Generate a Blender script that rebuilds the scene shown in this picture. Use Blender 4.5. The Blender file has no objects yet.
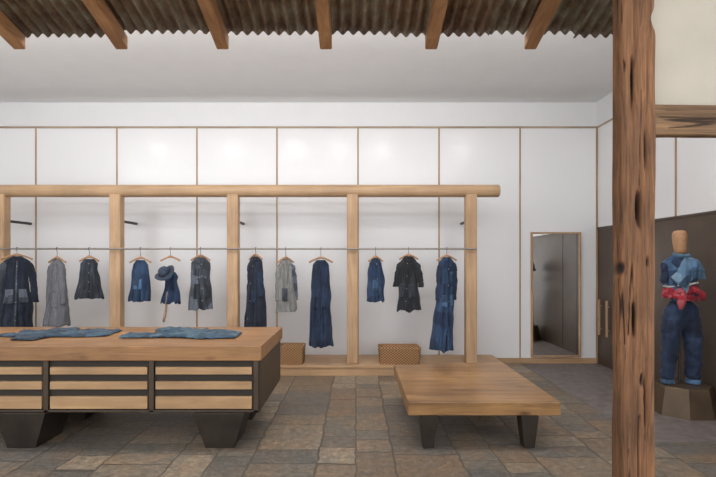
import bpy, bmesh, math, random
from mathutils import Vector, noise, Matrix
random.seed(7)
C = bpy.context.scene.collection
F = 477.3; VX = 356.0; VY = 262.0; H = 1.70
pi = math.pi

# ------------------------------------------------------------ materials
def new_mat(name):
    m = bpy.data.materials.new(name); m.use_nodes = True
    nt = m.node_tree; nt.nodes.clear()
    out = nt.nodes.new('ShaderNodeOutputMaterial')
    b = nt.nodes.new('ShaderNodeBsdfPrincipled')
    nt.links.new(b.outputs[0], out.inputs[0])
    return m, nt, b
def nd(nt, t, **kw):
    n = nt.nodes.new(t)
    for k, v in kw.items():
        if k in n.inputs: n.inputs[k].default_value = v
        else: setattr(n, k, v)
    return n
def coords(nt, scale=(1,1,1), rnd=True):
    tc = nd(nt, 'ShaderNodeTexCoord')
    mp = nd(nt, 'ShaderNodeMapping'); mp.inputs['Scale'].default_value = scale
    if rnd:
        oi = nd(nt, 'ShaderNodeObjectInfo')
        mu = nd(nt, 'ShaderNodeMath', operation='MULTIPLY'); mu.inputs[1].default_value = 37.0
        nt.links.new(oi.outputs['Random'], mu.inputs[0])
        ad = nd(nt, 'ShaderNodeVectorMath', operation='ADD')
        nt.links.new(tc.outputs['Object'], ad.inputs[0]); nt.links.new(mu.outputs[0], ad.inputs[1])
        nt.links.new(ad.outputs[0], mp.inputs['Vector'])
    else:
        nt.links.new(tc.outputs['Object'], mp.inputs['Vector'])
    return mp
def ramp(nt, fac, stops, interp='LINEAR'):
    r = nd(nt, 'ShaderNodeValToRGB'); cr = r.color_ramp; cr.interpolation = interp
    while len(cr.elements) < len(stops): cr.elements.new(0.5)
    for e, (p, c) in zip(cr.elements, stops):
        e.position = p; e.color = (c[0], c[1], c[2], 1)
    nt.links.new(fac, r.inputs[0]); return r
def bump(nt, b, h, strength=0.3, dist=0.01):
    bp = nd(nt, 'ShaderNodeBump'); bp.inputs['Strength'].default_value = strength
    bp.inputs['Distance'].default_value = dist
    nt.links.new(h, bp.inputs['Height']); nt.links.new(bp.outputs[0], b.inputs['Normal'])
def mix(nt, a, bb, fac, mode='MIX'):
    m = nd(nt, 'ShaderNodeMix', data_type='RGBA', blend_type=mode)
    for s, v in ((6, a), (7, bb), (0, fac)):
        if hasattr(v, 'links') or hasattr(v, 'is_linked'): nt.links.new(v, m.inputs[s])
        elif s == 0: m.inputs[0].default_value = v
        else: m.inputs[s].default_value = (*v, 1)
    return m.outputs[2]
def plain(name, col, rough=0.6, metal=0.0, nscale=8, var=0.08, bmp=0.05):
    m, nt, b = new_mat(name); mp = coords(nt)
    n = nd(nt, 'ShaderNodeTexNoise'); n.inputs['Scale'].default_value = nscale; n.inputs['Detail'].default_value = 4
    nt.links.new(mp.outputs[0], n.inputs[0])
    r = ramp(nt, n.outputs[0], [(0.3, [c*(1-var) for c in col]), (0.7, [min(1, c*(1+var)) for c in col])])
    nt.links.new(r.outputs[0], b.inputs['Base Color'])
    b.inputs['Roughness'].default_value = rough; b.inputs['Metallic'].default_value = metal
    if bmp: bump(nt, b, n.outputs[0], bmp, 0.005)
    return m
def wood(name, light, dark, axis='X', rough=0.5, gs=1.0, knots=0.0, bmp=0.15, planks=0.0, blot=0.82, cav=False):
    m, nt, b = new_mat(name)
    sc = {'X': (1.2, 16, 16), 'Y': (16, 1.2, 16), 'Z': (16, 16, 1.2)}[axis]
    mp = coords(nt, tuple(s*gs for s in sc))
    n1 = nd(nt, 'ShaderNodeTexNoise'); n1.inputs['Scale'].default_value = 1.0; n1.inputs['Detail'].default_value = 8
    n1.inputs['Distortion'].default_value = 1.2; n1.inputs['Roughness'].default_value = 0.62
    nt.links.new(mp.outputs[0], n1.inputs[0])
    mid = [(a+c)/2 for a, c in zip(light, dark)]
    r = ramp(nt, n1.outputs[0], [(0.3, dark), (0.48, mid), (0.68, light)])
    col = r.outputs[0]
    mp2 = coords(nt, (1.3, 1.3, 1.3))
    n2 = nd(nt, 'ShaderNodeTexNoise'); n2.inputs['Scale'].default_value = 1.5; n2.inputs['Detail'].default_value = 3
    nt.links.new(mp2.outputs[0], n2.inputs[0])
    r2 = ramp(nt, n2.outputs[0], [(0.3, (blot, blot*.98, blot*.96)), (0.7, (1.1, 1.08, 1.05))])
    col = mix(nt, col, r2.outputs[0], 1.0, 'MULTIPLY')
    if knots:
        s3 = {'X': (1.0, 2.4, 2.4), 'Y': (2.4, 1.0, 2.4), 'Z': (2.4, 2.4, 1.0)}[axis]
        mp3 = coords(nt, s3)
        vo = nd(nt, 'ShaderNodeTexVoronoi'); vo.inputs['Scale'].default_value = 2.2
        nt.links.new(mp3.outputs[0], vo.inputs[0])
        r3 = ramp(nt, vo.outputs['Distance'], [(0.0, (0.25, 0.18, 0.12)), (0.06, (0.5, 0.42, 0.35)), (0.16, (1, 1, 1))])
        col = mix(nt, col, r3.outputs[0], knots, 'MULTIPLY')
    if planks:
        tc = nd(nt, 'ShaderNodeTexCoord'); sx = nd(nt, 'ShaderNodeSeparateXYZ'); nt.links.new(tc.outputs['Object'], sx.inputs[0])
        o = sx.outputs['Y' if axis == 'X' else 'X']
        dv = nd(nt, 'ShaderNodeMath', operation='DIVIDE'); dv.inputs[1].default_value = planks; nt.links.new(o, dv.inputs[0])
        fl = nd(nt, 'ShaderNodeMath', operation='FLOOR'); nt.links.new(dv.outputs[0], fl.inputs[0])
        fr = nd(nt, 'ShaderNodeMath', operation='FRACT'); nt.links.new(dv.outputs[0], fr.inputs[0])
        wn = nd(nt, 'ShaderNodeTexWhiteNoise', noise_dimensions='1D'); nt.links.new(fl.outputs[0], wn.inputs['W'])
        r4 = ramp(nt, wn.outputs[0], [(0, (0.8, 0.77, 0.75)), (1, (1.1, 1.08, 1.05))])
        col = mix(nt, col, r4.outputs[0], 1.0, 'MULTIPLY')
        lt = nd(nt, 'ShaderNodeMath', operation='LESS_THAN'); lt.inputs[1].default_value = 0.02; nt.links.new(fr.outputs[0], lt.inputs[0])
        col = mix(nt, col, (0.12, 0.065, 0.035), lt.outputs[0])
    if cav:
        at = nd(nt, 'ShaderNodeAttribute'); at.attribute_name = 'cavity'
        r5 = ramp(nt, at.outputs['Fac'], [(0.05, (1, 1, 1)), (0.45, (0.35, 0.3, 0.27)), (0.9, (0.06, 0.05, 0.045))])
        col = mix(nt, col, r5.outputs[0], 1.0, 'MULTIPLY')
    nt.links.new(col, b.inputs['Base Color'])
    b.inputs['Roughness'].default_value = rough
    bump(nt, b, n1.outputs[0], bmp, 0.004)
    return m
def cloth(name, col, wear=0.5, patch=0.0, col2=None, stripes=False, pf=0.62):
    m, nt, b = new_mat(name)
    mp = coords(nt, (14, 14, 4))
    n = nd(nt, 'ShaderNodeTexNoise'); n.inputs['Scale'].default_value = 1.0; n.inputs['Detail'].default_value = 6
    n.inputs['Roughness'].default_value = 0.65
    nt.links.new(mp.outputs[0], n.inputs[0])
    lo = [c*(1-wear*0.6) for c in col]; hi = [min(1, c*(1+wear*1.3)+0.01*wear) for c in col]
    r = ramp(nt, n.outputs[0], [(0.32, lo), (0.52, col), (0.72, hi)])
    out = r.outputs[0]
    if patch:
        mp2 = coords(nt, (1, 1, 1))
        vo = nd(nt, 'ShaderNodeTexVoronoi', distance='CHEBYCHEV'); vo.inputs['Scale'].default_value = patch
        vo.inputs['Randomness'].default_value = 0.75
        nt.links.new(mp2.outputs[0], vo.inputs[0])
        c2 = col2 or [min(1, c*2.5) for c in col]
        r2 = ramp(nt, vo.outputs['Color'], [(0.0, c2), (0.35, col), (0.6, [c*0.45 for c in col]), (0.8, [(a+b_)/2 for a, b_ in zip(c2, col)])], 'CONSTANT')
        out = mix(nt, out, r2.outputs[0], pf)
    if stripes:
        mp3 = coords(nt, (1, 1, 1))
        w = nd(nt, 'ShaderNodeTexWave', bands_direction='X'); w.inputs['Scale'].default_value = 22
        w.inputs['Distortion'].default_value = 0.6
        nt.links.new(mp3.outputs[0], w.inputs[0])
        fm = nd(nt, 'ShaderNodeMath', operation='MULTIPLY'); fm.inputs[1].default_value = 0.4; nt.links.new(w.outputs[1], fm.inputs[0])
        out = mix(nt, out, [c*0.5 for c in col], fm.outputs[0])
    nt.links.new(out, b.inputs['Base Color'])
    b.inputs['Roughness'].default_value = 0.9
    try: b.inputs['Sheen Weight'].default_value = 0.08
    except Exception: pass
    mp4 = coords(nt, (1, 1, 0.6))
    n4 = nd(nt, 'ShaderNodeTexNoise'); n4.inputs['Scale'].default_value = 20; n4.inputs['Detail'].default_value = 5
    nt.links.new(mp4.outputs[0], n4.inputs[0]); bump(nt, b, n4.outputs[0], 0.75, 0.018)
    return m

M = {}
M['panel'] = plain('white_lacquer_panel', (0.76, 0.76, 0.768), 0.21, 0, 0.7, 0.012, 0)
M['plaster'] = plain('white_plaster', (0.80, 0.80, 0.80), 0.85, 0, 3, 0.015, 0.05)
M['greige'] = plain('greige_plaster', (0.44, 0.40, 0.33), 0.9, 0, 5, 0.05, 0.1)
M['bronze'] = plain('bronze_brown_panel', (0.088, 0.060, 0.043), 0.42, 0.3, 2.5, 0.18, 0.03)
M['darksteel'] = plain('dark_patinated_steel', (0.042, 0.033, 0.026), 0.42, 0.55, 6, 0.25, 0.05)
M['tablesteel'] = plain('brown_steel_side', (0.065, 0.046, 0.032), 0.45, 0.4, 5, 0.2, 0.04)
M['plinth'] = plain('bronze_plinth', (0.095, 0.062, 0.037), 0.45, 0.4, 5, 0.2, 0.04)
M['steel'] = plain('brushed_steel', (0.34, 0.31, 0.28), 0.35, 0.85, 30, 0.1, 0)
M['blacksteel'] = plain('blackened_steel', (0.06, 0.055, 0.05), 0.45, 0.7, 20, 0.15, 0)
M['trim'] = wood('oak_joint_strip', (0.44, 0.30, 0.18), (0.30, 0.19, 0.10), 'Z')
M['trimx'] = wood('oak_joint_strip_flat', (0.42, 0.33, 0.24), (0.30, 0.22, 0.15), 'X')
M['rackz'] = wood('pale_cedar_post', (0.57, 0.38, 0.225), (0.42, 0.26, 0.14), 'Z', bmp=0.06)
M['rackx'] = wood('pale_cedar_log', (0.57, 0.39, 0.235), (0.42, 0.265, 0.145), 'X', bmp=0.06)
M['platform'] = wood('pale_cedar_board', (0.52, 0.34, 0.195), (0.37, 0.225, 0.12), 'X', bmp=0.05)
M['table'] = wood('aged_cedar_top', (0.47, 0.26, 0.11), (0.26, 0.125, 0.047), 'X', 0.40, 1.1, 0.7, 0.1, 0.34, .75)
M['drawer'] = wood('cedar_drawer_front', (0.47, 0.305, 0.16), (0.34, 0.20, 0.098), 'X', 0.5, 1.0, 0, 0.05)
M['bench'] = wood('knotty_bench_wood', (0.50, 0.29, 0.118), (0.17, 0.078, 0.028), 'X', 0.34, 0.75, 1.0, 0.12, 0.41, .62)
M['rafter'] = wood('orange_rafter_wood', (0.43, 0.225, 0.10), (0.24, 0.11, 0.046), 'Y', 0.6, 1.0, 0.3)
M['oldwood'] = wood('weathered_old_timber', (0.29, 0.135, 0.056), (0.075, 0.031, 0.013), 'Z', 0.8, 2.2, 0.8, 0.8, blot=.55, cav=True)
M['oldwoodx'] = wood('weathered_old_beam', (0.27, 0.155, 0.075), (0.07, 0.037, 0.018), 'X', 0.8, 1.6, 0.4, 0.9, cav=True)
M['hanger'] = wood('beech_hanger_wood', (0.52, 0.30, 0.16), (0.37, 0.19, 0.09), 'X')
M['oakframe'] = wood('oak_frame', (0.50, 0.32, 0.18), (0.36, 0.21, 0.11), 'Z')
M['gap_shade'] = plain('drawer_gap_shade', (0.022, 0.016, 0.011), 0.7)  # near-black colour painting the shade between drawer fronts
M['navy'] = cloth('navy_cotton', (0.012, 0.024, 0.055), 0.9, 5, (0.024, 0.046, 0.09), pf=.35)
M['deepnavy'] = cloth('deep_navy_cotton', (0.010, 0.015, 0.029), 0.9, 6, (0.020, 0.028, 0.045), pf=.35)
M['blue'] = cloth('indigo_blue_cotton', (0.018, 0.040, 0.092), 0.9, 5, (0.036, 0.075, 0.145), pf=.4)
M['denim'] = cloth('washed_denim', (0.045, 0.092, 0.165), 0.8, 6)
M['grey'] = cloth('grey_chambray', (0.155, 0.158, 0.175), 0.45, 0, None, True)
M['stonegrey'] = cloth('stone_grey_cloth', (0.21, 0.21, 0.20), 0.4)
M['slate'] = cloth('slate_grey_cloth', (0.062, 0.072, 0.090), 0.6, 8)
M['charcoal'] = cloth('charcoal_cloth', (0.015, 0.017, 0.022), 0.8)
M['coal2'] = cloth('faded_charcoal_cloth', (0.030, 0.036, 0.048), 0.8)
M['patch'] = cloth('sashiko_patchwork', (0.022, 0.055, 0.125), 0.7, 9, (0.09, 0.17, 0.27))
M['tablepatch'] = cloth('faded_boro_cloth', (0.024, 0.050, 0.084), 0.9, 6, (0.05, 0.095, 0.132))
M['tablepatch2'] = cloth('faded_indigo_cloth', (0.030, 0.068, 0.108), 0.9, 9, (0.085, 0.145, 0.185))
M['jeans'] = cloth('patched_jeans', (0.010, 0.019, 0.048), 0.9, 5, (0.026, 0.052, 0.105), pf=.35)
M['shawl'] = cloth('pale_denim_shawl', (0.10, 0.19, 0.29), 0.6, 8, (0.24, 0.35, 0.44))
M['red'] = cloth('red_bandana', (0.33, 0.014, 0.026), 0.7, 18, (0.55, 0.2, 0.22), pf=.4)
M['cream'] = cloth('cream_cloth', (0.6, 0.55, 0.5), 0.4)
M['tan'] = cloth('tan_strap', (0.33, 0.22, 0.15), 0.4)
M['straw'] = cloth('blue_grey_straw', (0.035, 0.052, 0.085), 0.5)
M['button'] = plain('horn_button', (0.3, 0.27, 0.23), 0.35)
def emis(name, col, s):
    m, nt, b = new_mat(name)
    b.inputs['Emission Color'].default_value = (*col, 1); b.inputs['Emission Strength'].default_value = s
    return m
M['lamp'] = emis('lamp_lens', (1, 0.97, 0.92), 40)
mm, nt, b = new_mat('mirror_glass'); b.inputs['Metallic'].default_value = 1; b.inputs['Roughness'].default_value = 0.02
b.inputs['Base Color'].default_value = (0.86, 0.87, 0.86, 1); M['mirror'] = mm

def wicker():
    m, nt, b = new_mat('woven_wicker')
    mp = coords(nt, (1, 1, 1), False)
    sx = nd(nt, 'ShaderNodeSeparateXYZ'); nt.links.new(mp.outputs[0], sx.inputs[0])
    def s(o, k, ph=0.0):
        a = nd(nt, 'ShaderNodeMath', operation='MULTIPLY_ADD'); a.inputs[1].default_value = k; a.inputs[2].default_value = ph
        nt.links.new(o, a.inputs[0]); q = nd(nt, 'ShaderNodeMath', operation='SINE'); nt.links.new(a.outputs[0], q.inputs[0]); return q.outputs[0]
    mu = nd(nt, 'ShaderNodeMath', operation='MULTIPLY'); nt.links.new(s(sx.outputs['X'], 130), mu.inputs[0]); nt.links.new(s(sx.outputs['Z'], 160), mu.inputs[1])
    ma = nd(nt, 'ShaderNodeMath', operation='MULTIPLY_ADD'); ma.inputs[1].default_value = 0.5; ma.inputs[2].default_value = 0.5; nt.links.new(mu.outputs[0], ma.inputs[0])
    r = ramp(nt, ma.outputs[0], [(0.15, (0.15, 0.065, 0.026)), (0.5, (0.33, 0.17, 0.07)), (0.9, (0.50, 0.29, 0.14))])
    nt.links.new(r.outputs[0], b.inputs['Base Color']); b.inputs['Roughness'].default_value = 0.6
    bump(nt, b, ma.outputs[0], 0.7, 0.01); return m
M['wicker'] = wicker()

def stone_floor():
    m, nt, b = new_mat('stone_paver_floor')
    L = nt.links.new
    tc = nd(nt, 'ShaderNodeTexCoord')
    nz = nd(nt, 'ShaderNodeTexNoise'); nz.inputs['Scale'].default_value = 5; nz.inputs['Detail'].default_value = 7; nz.inputs['Roughness'].default_value = .65
    L(tc.outputs['Object'], nz.inputs[0])
    sb = nd(nt, 'ShaderNodeVectorMath', operation='SUBTRACT'); sb.inputs[1].default_value = (0.5, 0.5, 0.5); L(nz.outputs['Color'], sb.inputs[0])
    sc = nd(nt, 'ShaderNodeVectorMath', operation='SCALE'); sc.inputs['Scale'].default_value = 0.085; L(sb.outputs[0], sc.inputs[0])
    ad = nd(nt, 'ShaderNodeVectorMath', operation='ADD'); L(tc.outputs['Object'], ad.inputs[0]); L(sc.outputs[0], ad.inputs[1])
    sp = nd(nt, 'ShaderNodeSeparateXYZ'); L(ad.outputs[0], sp.inputs[0])
    def mth(op, a, bb=None):
        n = nd(nt, 'ShaderNodeMath', operation=op)
        if hasattr(a, 'is_linked'): L(a, n.inputs[0])
        else: n.inputs[0].default_value = a
        if bb is not None:
            if hasattr(bb, 'is_linked'): L(bb, n.inputs[1])
            else: n.inputs[1].default_value = bb
        return n.outputs[0]
    W = 0.41
    u0 = mth('DIVIDE', sp.outputs['X'], W)
    u = mth('ADD', u0, mth('MULTIPLY', mth('SINE', mth('MULTIPLY', u0, 2.1)), 0.2)); ci = mth('FLOOR', u); fu = mth('FRACT', u)
    w1 = nd(nt, 'ShaderNodeTexWhiteNoise', noise_dimensions='1D'); L(ci, w1.inputs['W'])
    w2 = nd(nt, 'ShaderNodeTexWhiteNoise', noise_dimensions='1D'); L(mth('ADD', ci, 31.7), w2.inputs['W'])
    ln = mth('ADD', mth('MULTIPLY', w2.outputs[0], 0.22), 0.24)
    v0 = mth('ADD', mth('DIVIDE', sp.outputs['Y'], ln), w1.outputs[0])
    v = mth('ADD', v0, mth('MULTIPLY', mth('SINE', mth('ADD', mth('MULTIPLY', v0, 2.4), mth('MULTIPLY', ci, 1.7))), 0.27)); vi = mth('FLOOR', v); fv = mth('FRACT', v)
    cb = nd(nt, 'ShaderNodeCombineXYZ'); L(ci, cb.inputs[0]); L(vi, cb.inputs[1])
    w3 = nd(nt, 'ShaderNodeTexWhiteNoise', noise_dimensions='2D'); L(cb.outputs[0], w3.inputs['Vector'])
    pal = ramp(nt, w3.outputs['Value'], [(0.0, (0.262, 0.208, 0.158)), (0.16, (0.190, 0.170, 0.150)), (0.32, (0.232, 0.180, 0.135)),
        (0.48, (0.172, 0.160, 0.146)), (0.62, (0.285, 0.236, 0.184)), (0.76, (0.215, 0.190, 0.160)), (0.9, (0.335, 0.284, 0.225))], 'CONSTANT')
    n1 = nd(nt, 'ShaderNodeTexNoise'); n1.inputs['Scale'].default_value = 15; n1.inputs['Detail'].default_value = 10; n1.inputs['Roughness'].default_value = 0.9
    L(tc.outputs['Object'], n1.inputs[0])
    r1 = ramp(nt, n1.outputs[0], [(0.36, (0.26, 0.25, 0.24)), (0.48, (0.80, 0.79, 0.77)), (0.56, (1.2, 1.18, 1.14)), (0.66, (2.3, 2.25, 2.1))])
    col = mix(nt, pal.outputs[0], r1.outputs[0], 1.0, 'MULTIPLY')
    n2 = nd(nt, 'ShaderNodeTexNoise'); n2.inputs['Scale'].default_value = 3.3; n2.inputs['Detail'].default_value = 6
    L(tc.outputs['Object'], n2.inputs[0])
    r2 = ramp(nt, n2.outputs[0], [(0.35, (1.14, 0.98, 0.84)), (0.5, (1.0, 0.97, 0.93)), (0.65, (0.88, 0.90, 0.92))])
    col = mix(nt, col, r2.outputs[0], 1.0, 'MULTIPLY')
    eu = mth('MULTIPLY', mth('MINIMUM', fu, mth('SUBTRACT', 1.0, fu)), W)
    ev = mth('MULTIPLY', mth('MINIMUM', fv, mth('SUBTRACT', 1.0, fv)), ln)
    e = mth('MINIMUM', eu, ev)
    mort = ramp(nt, e, [(0.003, (1, 1, 1)), (0.012, (0, 0, 0))])
    col = mix(nt, col, (0.095, 0.080, 0.064), mort.outputs[0])
    L(col, b.inputs['Base Color'])
    rr = ramp(nt, n1.outputs[0], [(0.3, (0.26,)*3), (0.7, (0.55,)*3)]); L(rr.outputs[0], b.inputs['Roughness'])
    hgt = mth('ADD', mth('MULTIPLY', mth('MINIMUM', e, 0.015), 55), mth('MULTIPLY', n1.outputs[0], 2.4))
    tilt = mth('MULTIPLY', w3.outputs['Value'], 0.5)
    bump(nt, b, mth('ADD', hgt, tilt), 0.8, 0.014)
    return m
M['floor'] = stone_floor()
M['concrete'] = plain('grey_concrete', (0.150, 0.125, 0.118), 0.6, 0, 9, 0.25, 0.1)

def rust():
    m, nt, b = new_mat('rusted_corrugated_metal')
    mp = coords(nt, (1, 1, 1))
    n = nd(nt, 'ShaderNodeTexNoise'); n.inputs['Scale'].default_value = 4.5; n.inputs['Detail'].default_value = 8; n.inputs['Roughness'].default_value = 0.72
    nt.links.new(mp.outputs[0], n.inputs[0])
    r = ramp(nt, n.outputs[0], [(0.34, (0.07, 0.038, 0.022)), (0.46, (0.21, 0.145, 0.095)), (0.54, (0.23, 0.21, 0.165)), (0.68, (0.44, 0.42, 0.34))])
    oi = nd(nt, 'ShaderNodeObjectInfo')
    r2 = ramp(nt, oi.outputs['Random'], [(0, (1.1, 0.84, 0.66)), (0.35, (0.76, 0.84, 0.72)), (0.7, (1.0, 0.86, 0.72)), (1, (0.85, 0.86, 0.78))])
    c = mix(nt, r.outputs[0], r2.outputs[0], 1.0, 'MULTIPLY')
    nt.links.new(c, b.inputs['Base Color']); b.inputs['Roughness'].default_value = 0.55; b.inputs['Metallic'].default_value = 0.2
    bump(nt, b, n.outputs[0], 0.3, 0.01); return m
M['rust'] = rust()

# ------------------------------------------------------------ builders
def link(ob, parent=None, world=True):
    C.objects.link(ob)
    if parent is not None:
        ob.parent = parent
        if world: ob.location = Vector(ob.location) - Vector(parent.location)
    return ob
def top(ob, label, cat, group=None):
    ob['label'] = label; ob['category'] = cat
    if group: ob['group'] = group
    return ob
def struct(ob): ob['kind'] = 'structure'; return ob
def empty(name, loc, label, cat, group=None, rz=0.0):
    e = bpy.data.objects.new(name, None); e.location = loc; e.empty_display_size = 0.1
    e.rotation_euler[2] = rz
    C.objects.link(e); return top(e, label, cat, group)
def mesh_obj(name, verts, faces, mat, loc=(0,0,0), parent=None, smooth=True, world=True):
    me = bpy.data.meshes.new(name); me.from_pydata([tuple(v) for v in verts], [], faces); me.update()
    bm = bmesh.new(); bm.from_mesh(me); bmesh.ops.recalc_face_normals(bm, faces=bm.faces); bm.to_mesh(me); bm.free()
    if smooth:
        for p in me.polygons: p.use_smooth = True
    me.materials.append(mat)
    ob = bpy.data.objects.new(name, me); ob.location = loc
    return link(ob, parent, world)
def bm_obj(name, bm, mat, loc=(0,0,0), parent=None, smooth=False, world=True):
    me = bpy.data.meshes.new(name); bmesh.ops.recalc_face_normals(bm, faces=bm.faces); bm.to_mesh(me); bm.free()
    if smooth:
        for p in me.polygons: p.use_smooth = True
    me.materials.append(mat)
    ob = bpy.data.objects.new(name, me); ob.location = loc
    return link(ob, parent, world)
def box(name, x0, x1, y0, y1, z0, z1, mat, bev=0.0, parent=None, world=True, taper=None, seg=2):
    cx, cy, cz = (x0+x1)/2, (y0+y1)/2, (z0+z1)/2
    bm = bmesh.new(); bmesh.ops.create_cube(bm, size=1.0)
    for v in bm.verts:
        s = taper if (taper and v.co.z < 0) else (1, 1)
        v.co = Vector((v.co.x*(x1-x0)*s[0], v.co.y*(y1-y0)*s[1], v.co.z*(z1-z0)))
    if bev: bmesh.ops.bevel(bm, geom=bm.edges[:], offset=bev, segments=seg, affect='EDGES', profile=0.5)
    return bm_obj(name, bm, mat, (cx, cy, cz), parent, False, world)
def cyl(name, p0, p1, r, mat, seg=24, parent=None, world=True, r2=None, bev=0.0):
    p0, p1 = Vector(p0), Vector(p1); d = p1-p0
    bm = bmesh.new()
    bmesh.ops.create_cone(bm, cap_ends=True, segments=seg, radius1=r, radius2=r if r2 is None else r2, depth=d.length)
    if bev:
        es = [e for e in bm.edges if any(len(f.verts) > 4 for f in e.link_faces)]
        bmesh.ops.bevel(bm, geom=es, offset=bev, segments=3, affect='EDGES', profile=0.5)
    q = Vector((0, 0, 1)).rotation_difference(d.normalized())
    bmesh.ops.rotate(bm, verts=bm.verts, matrix=q.to_matrix(), cent=(0, 0, 0))
    ob = bm_obj(name, bm, mat, (p0+p1)/2, parent, True, world)
    md = ob.modifiers.new('es', 'EDGE_SPLIT'); md.split_angle = math.radians(40)
    return ob
def tube(name, pts, radii, mat, seg=12, parent=None, world=False, loc=(0,0,0), fx=1.0):
    verts, faces = [], []
    n = len(pts); pts = [Vector(p) for p in pts]
    up = Vector((0, 1, 0))
    for i, p in enumerate(pts):
        t = (pts[min(i+1, n-1)]-pts[max(i-1, 0)]).normalized()
        a = t.cross(up)
        if a.length < 0.05: a = t.cross(Vector((1, 0, 0)))
        a.normalize(); bb = t.cross(a).normalized()
        r = radii[i] if isinstance(radii, (list, tuple)) else radii
        for k in range(seg):
            th = 2*pi*k/seg
            verts.append(p + a*math.cos(th)*r*fx + bb*math.sin(th)*r)
    for i in range(n-1):
        for k in range(seg):
            a, b_ = i*seg+k, i*seg+(k+1) % seg
            faces.append((a, b_, b_+seg, a+seg))
    faces.append(tuple(range(seg))); faces.append(tuple((n-1)*seg+k for k in range(seg)))
    return mesh_obj(name, verts, faces, mat, loc, parent, True, world)

# ------------------------------------------------------------ room shell
WX = 4.05; WY = 8.0; PT = 3.96; CZ = 4.49; LX = -7.2
struct(box('floor', LX, WX+0.3, -3.0, 8.6, -0.12, 0.0, M['floor']))
bpy.data.objects['floor'].data.transform(Matrix.Translation(bpy.data.objects['floor'].location)); bpy.data.objects['floor'].location = (0, 0, 0)
gf = struct(box('trim_1', 2.75, WX, 4.5, WY, -0.02, 0.004, M['concrete']))
struct(box('wall_back', LX, WX, WY, WY+0.35, 0, PT, M['panel']))
struct(box('wall_upper', LX, WX+0.3, WY+0.35, WY+0.5, 0, CZ, M['plaster']))
struct(box('ceiling', LX, WX+0.3, 3.6, WY+0.5, CZ, CZ+0.15, M['plaster']))
struct(box('wall_right', WX, WX+0.25, 2.95, WY+0.35, 2.27, PT, M['panel']))
struct(box('wall_right_upper', WX+0.15, WX+0.35, 2.95, WY+0.5, PT, CZ, M['plaster']))
struct(box('wall_right_base', WX, WX+0.25, 2.95, WY, 0, 2.27, M['bronze']))
struct(box('wall_left', LX-0.2, LX, 2.0, WY+0.5, 0, CZ, M['plaster']))
tn = 2
for px in [-44.5, 36, 117, 197, 277, 358, 439, 520]:
    X = (px-VX)/(F/WY)
    struct(box('trim_%d' % tn, X-0.0125, X+0.0125, WY-0.006, WY+0.01, 0.0, PT, M['trim'])); tn += 1
struct(box('trim_%d' % tn, WX-0.03, WX, WY-0.008, WY+0.01, 0.0, PT, M['trim'])); tn += 1
struct(box('trim_%d' % tn, LX, WX, WY-0.008, WY+0.012, PT-0.02, PT+0.012, M['trimx'])); tn += 1
struct(box('trim_%d' % tn, WX-0.008, WX+0.02, 2.95, WY, PT-0.02, PT+0.012, M['trimx'])); tn += 1
struct(box('trim_%d' % tn, WX-0.012, WX+0.01, 2.95, WY, 2.25, 2.28, M['bronze'])); tn += 1
for yy in (7.2, 6.04, 4.9):
    struct(box('trim_%d' % tn, WX-0.008, WX+0.01, yy-0.014, yy+0.014, 2.28, PT, M['trim'])); tn += 1
for yy in (7.2, 6.6):
    struct(box('trim_%d' % tn, WX-0.004, WX+0.01, yy-0.006, yy+0.006, 0, 2.25, M['blacksteel'])); tn += 1
struct(box('baseboard_back', LX, WX-0.03, WY-0.02, WY, 0, 0.095, M['platform'], 0.003))
for yy in (7.86, 7.62):
    h = empty('door_pull', (WX-0.03, yy, 0.5), 'slim pale wood vertical pull on the bronze door', 'door handle', 'door pulls')
    box('grip', WX-0.06, WX-0.035, yy-0.02, yy+0.02, 0.5, 1.08, M['oakframe'], 0.005, h)
    for zz in (0.6, 0.98):
        cyl('standoff', (WX-0.04, yy, zz), (WX+0.005, yy, zz), 0.008, M['steel'], 10, h)

# spotlights on the ceiling aimed at the wall panels
for px in (-4.6, -2.9, -1.4, -0.4, 0.6, 2.5):
    e = empty('ceiling_spotlight', (px, 4.72, CZ), 'small cylindrical ceiling spotlight aimed at the wall', 'ceiling light', 'ceiling spotlights')
    cyl('canopy_plate', (px, 4.72, CZ), (px, 4.72, CZ-.02), .05, M['steel'], 20, e)
    cyl('stem', (px, 4.72, CZ-.02), (px, 4.72, CZ-.07), .008, M['steel'], 10, e)
    d = Vector((0, 1, -.75)).normalized(); c0 = Vector((px, 4.72, CZ-.09))
    cyl('lamp_body', c0-d*.06, c0+d*.05, .05, M['steel'], 24, e)
    cyl('lens', c0+d*.051, c0+d*.054, .044, M['lamp'], 20, e)
    ld = bpy.data.lights.new('spot', 'SPOT'); ld.energy = 11; ld.spot_size = math.radians(150); ld.spot_blend = 1.0
    ld.shadow_soft_size = 0.05; ld.color = (1, 0.97, 0.93)
    lo = bpy.data.objects.new('spot', ld); lo.location = c0+d*.12; lo.rotation_euler = (math.radians(50), 0, 0)
    C.objects.link(lo)
    ld = bpy.data.lights.new('downlight', 'SPOT'); ld.energy = 62; ld.spot_size = math.radians(140); ld.spot_blend = 1.0
    ld.shadow_soft_size = 0.15; ld.color = (1, 0.95, 0.89)
    lo = bpy.data.objects.new('downlight', ld); lo.location = (px+.4, 4.6, CZ-0.06); lo.rotation_euler = (math.radians(-8), 0, 0)
    C.objects.link(lo)
ld = bpy.data.lights.new('added_uplight', 'AREA'); ld.shape = 'RECTANGLE'; ld.size = 8.5; ld.size_y = 0.25; ld.energy = 190; ld.color = (0.98, 0.98, 1.0)  # unseen area lamp above the canopy, added to brighten the ceiling
lo = bpy.data.objects.new('added_uplight', ld); lo.location = (-1.6, 3.95, 3.82); lo.rotation_euler = (math.radians(180-25), 0, 0); C.objects.link(lo)

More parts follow.
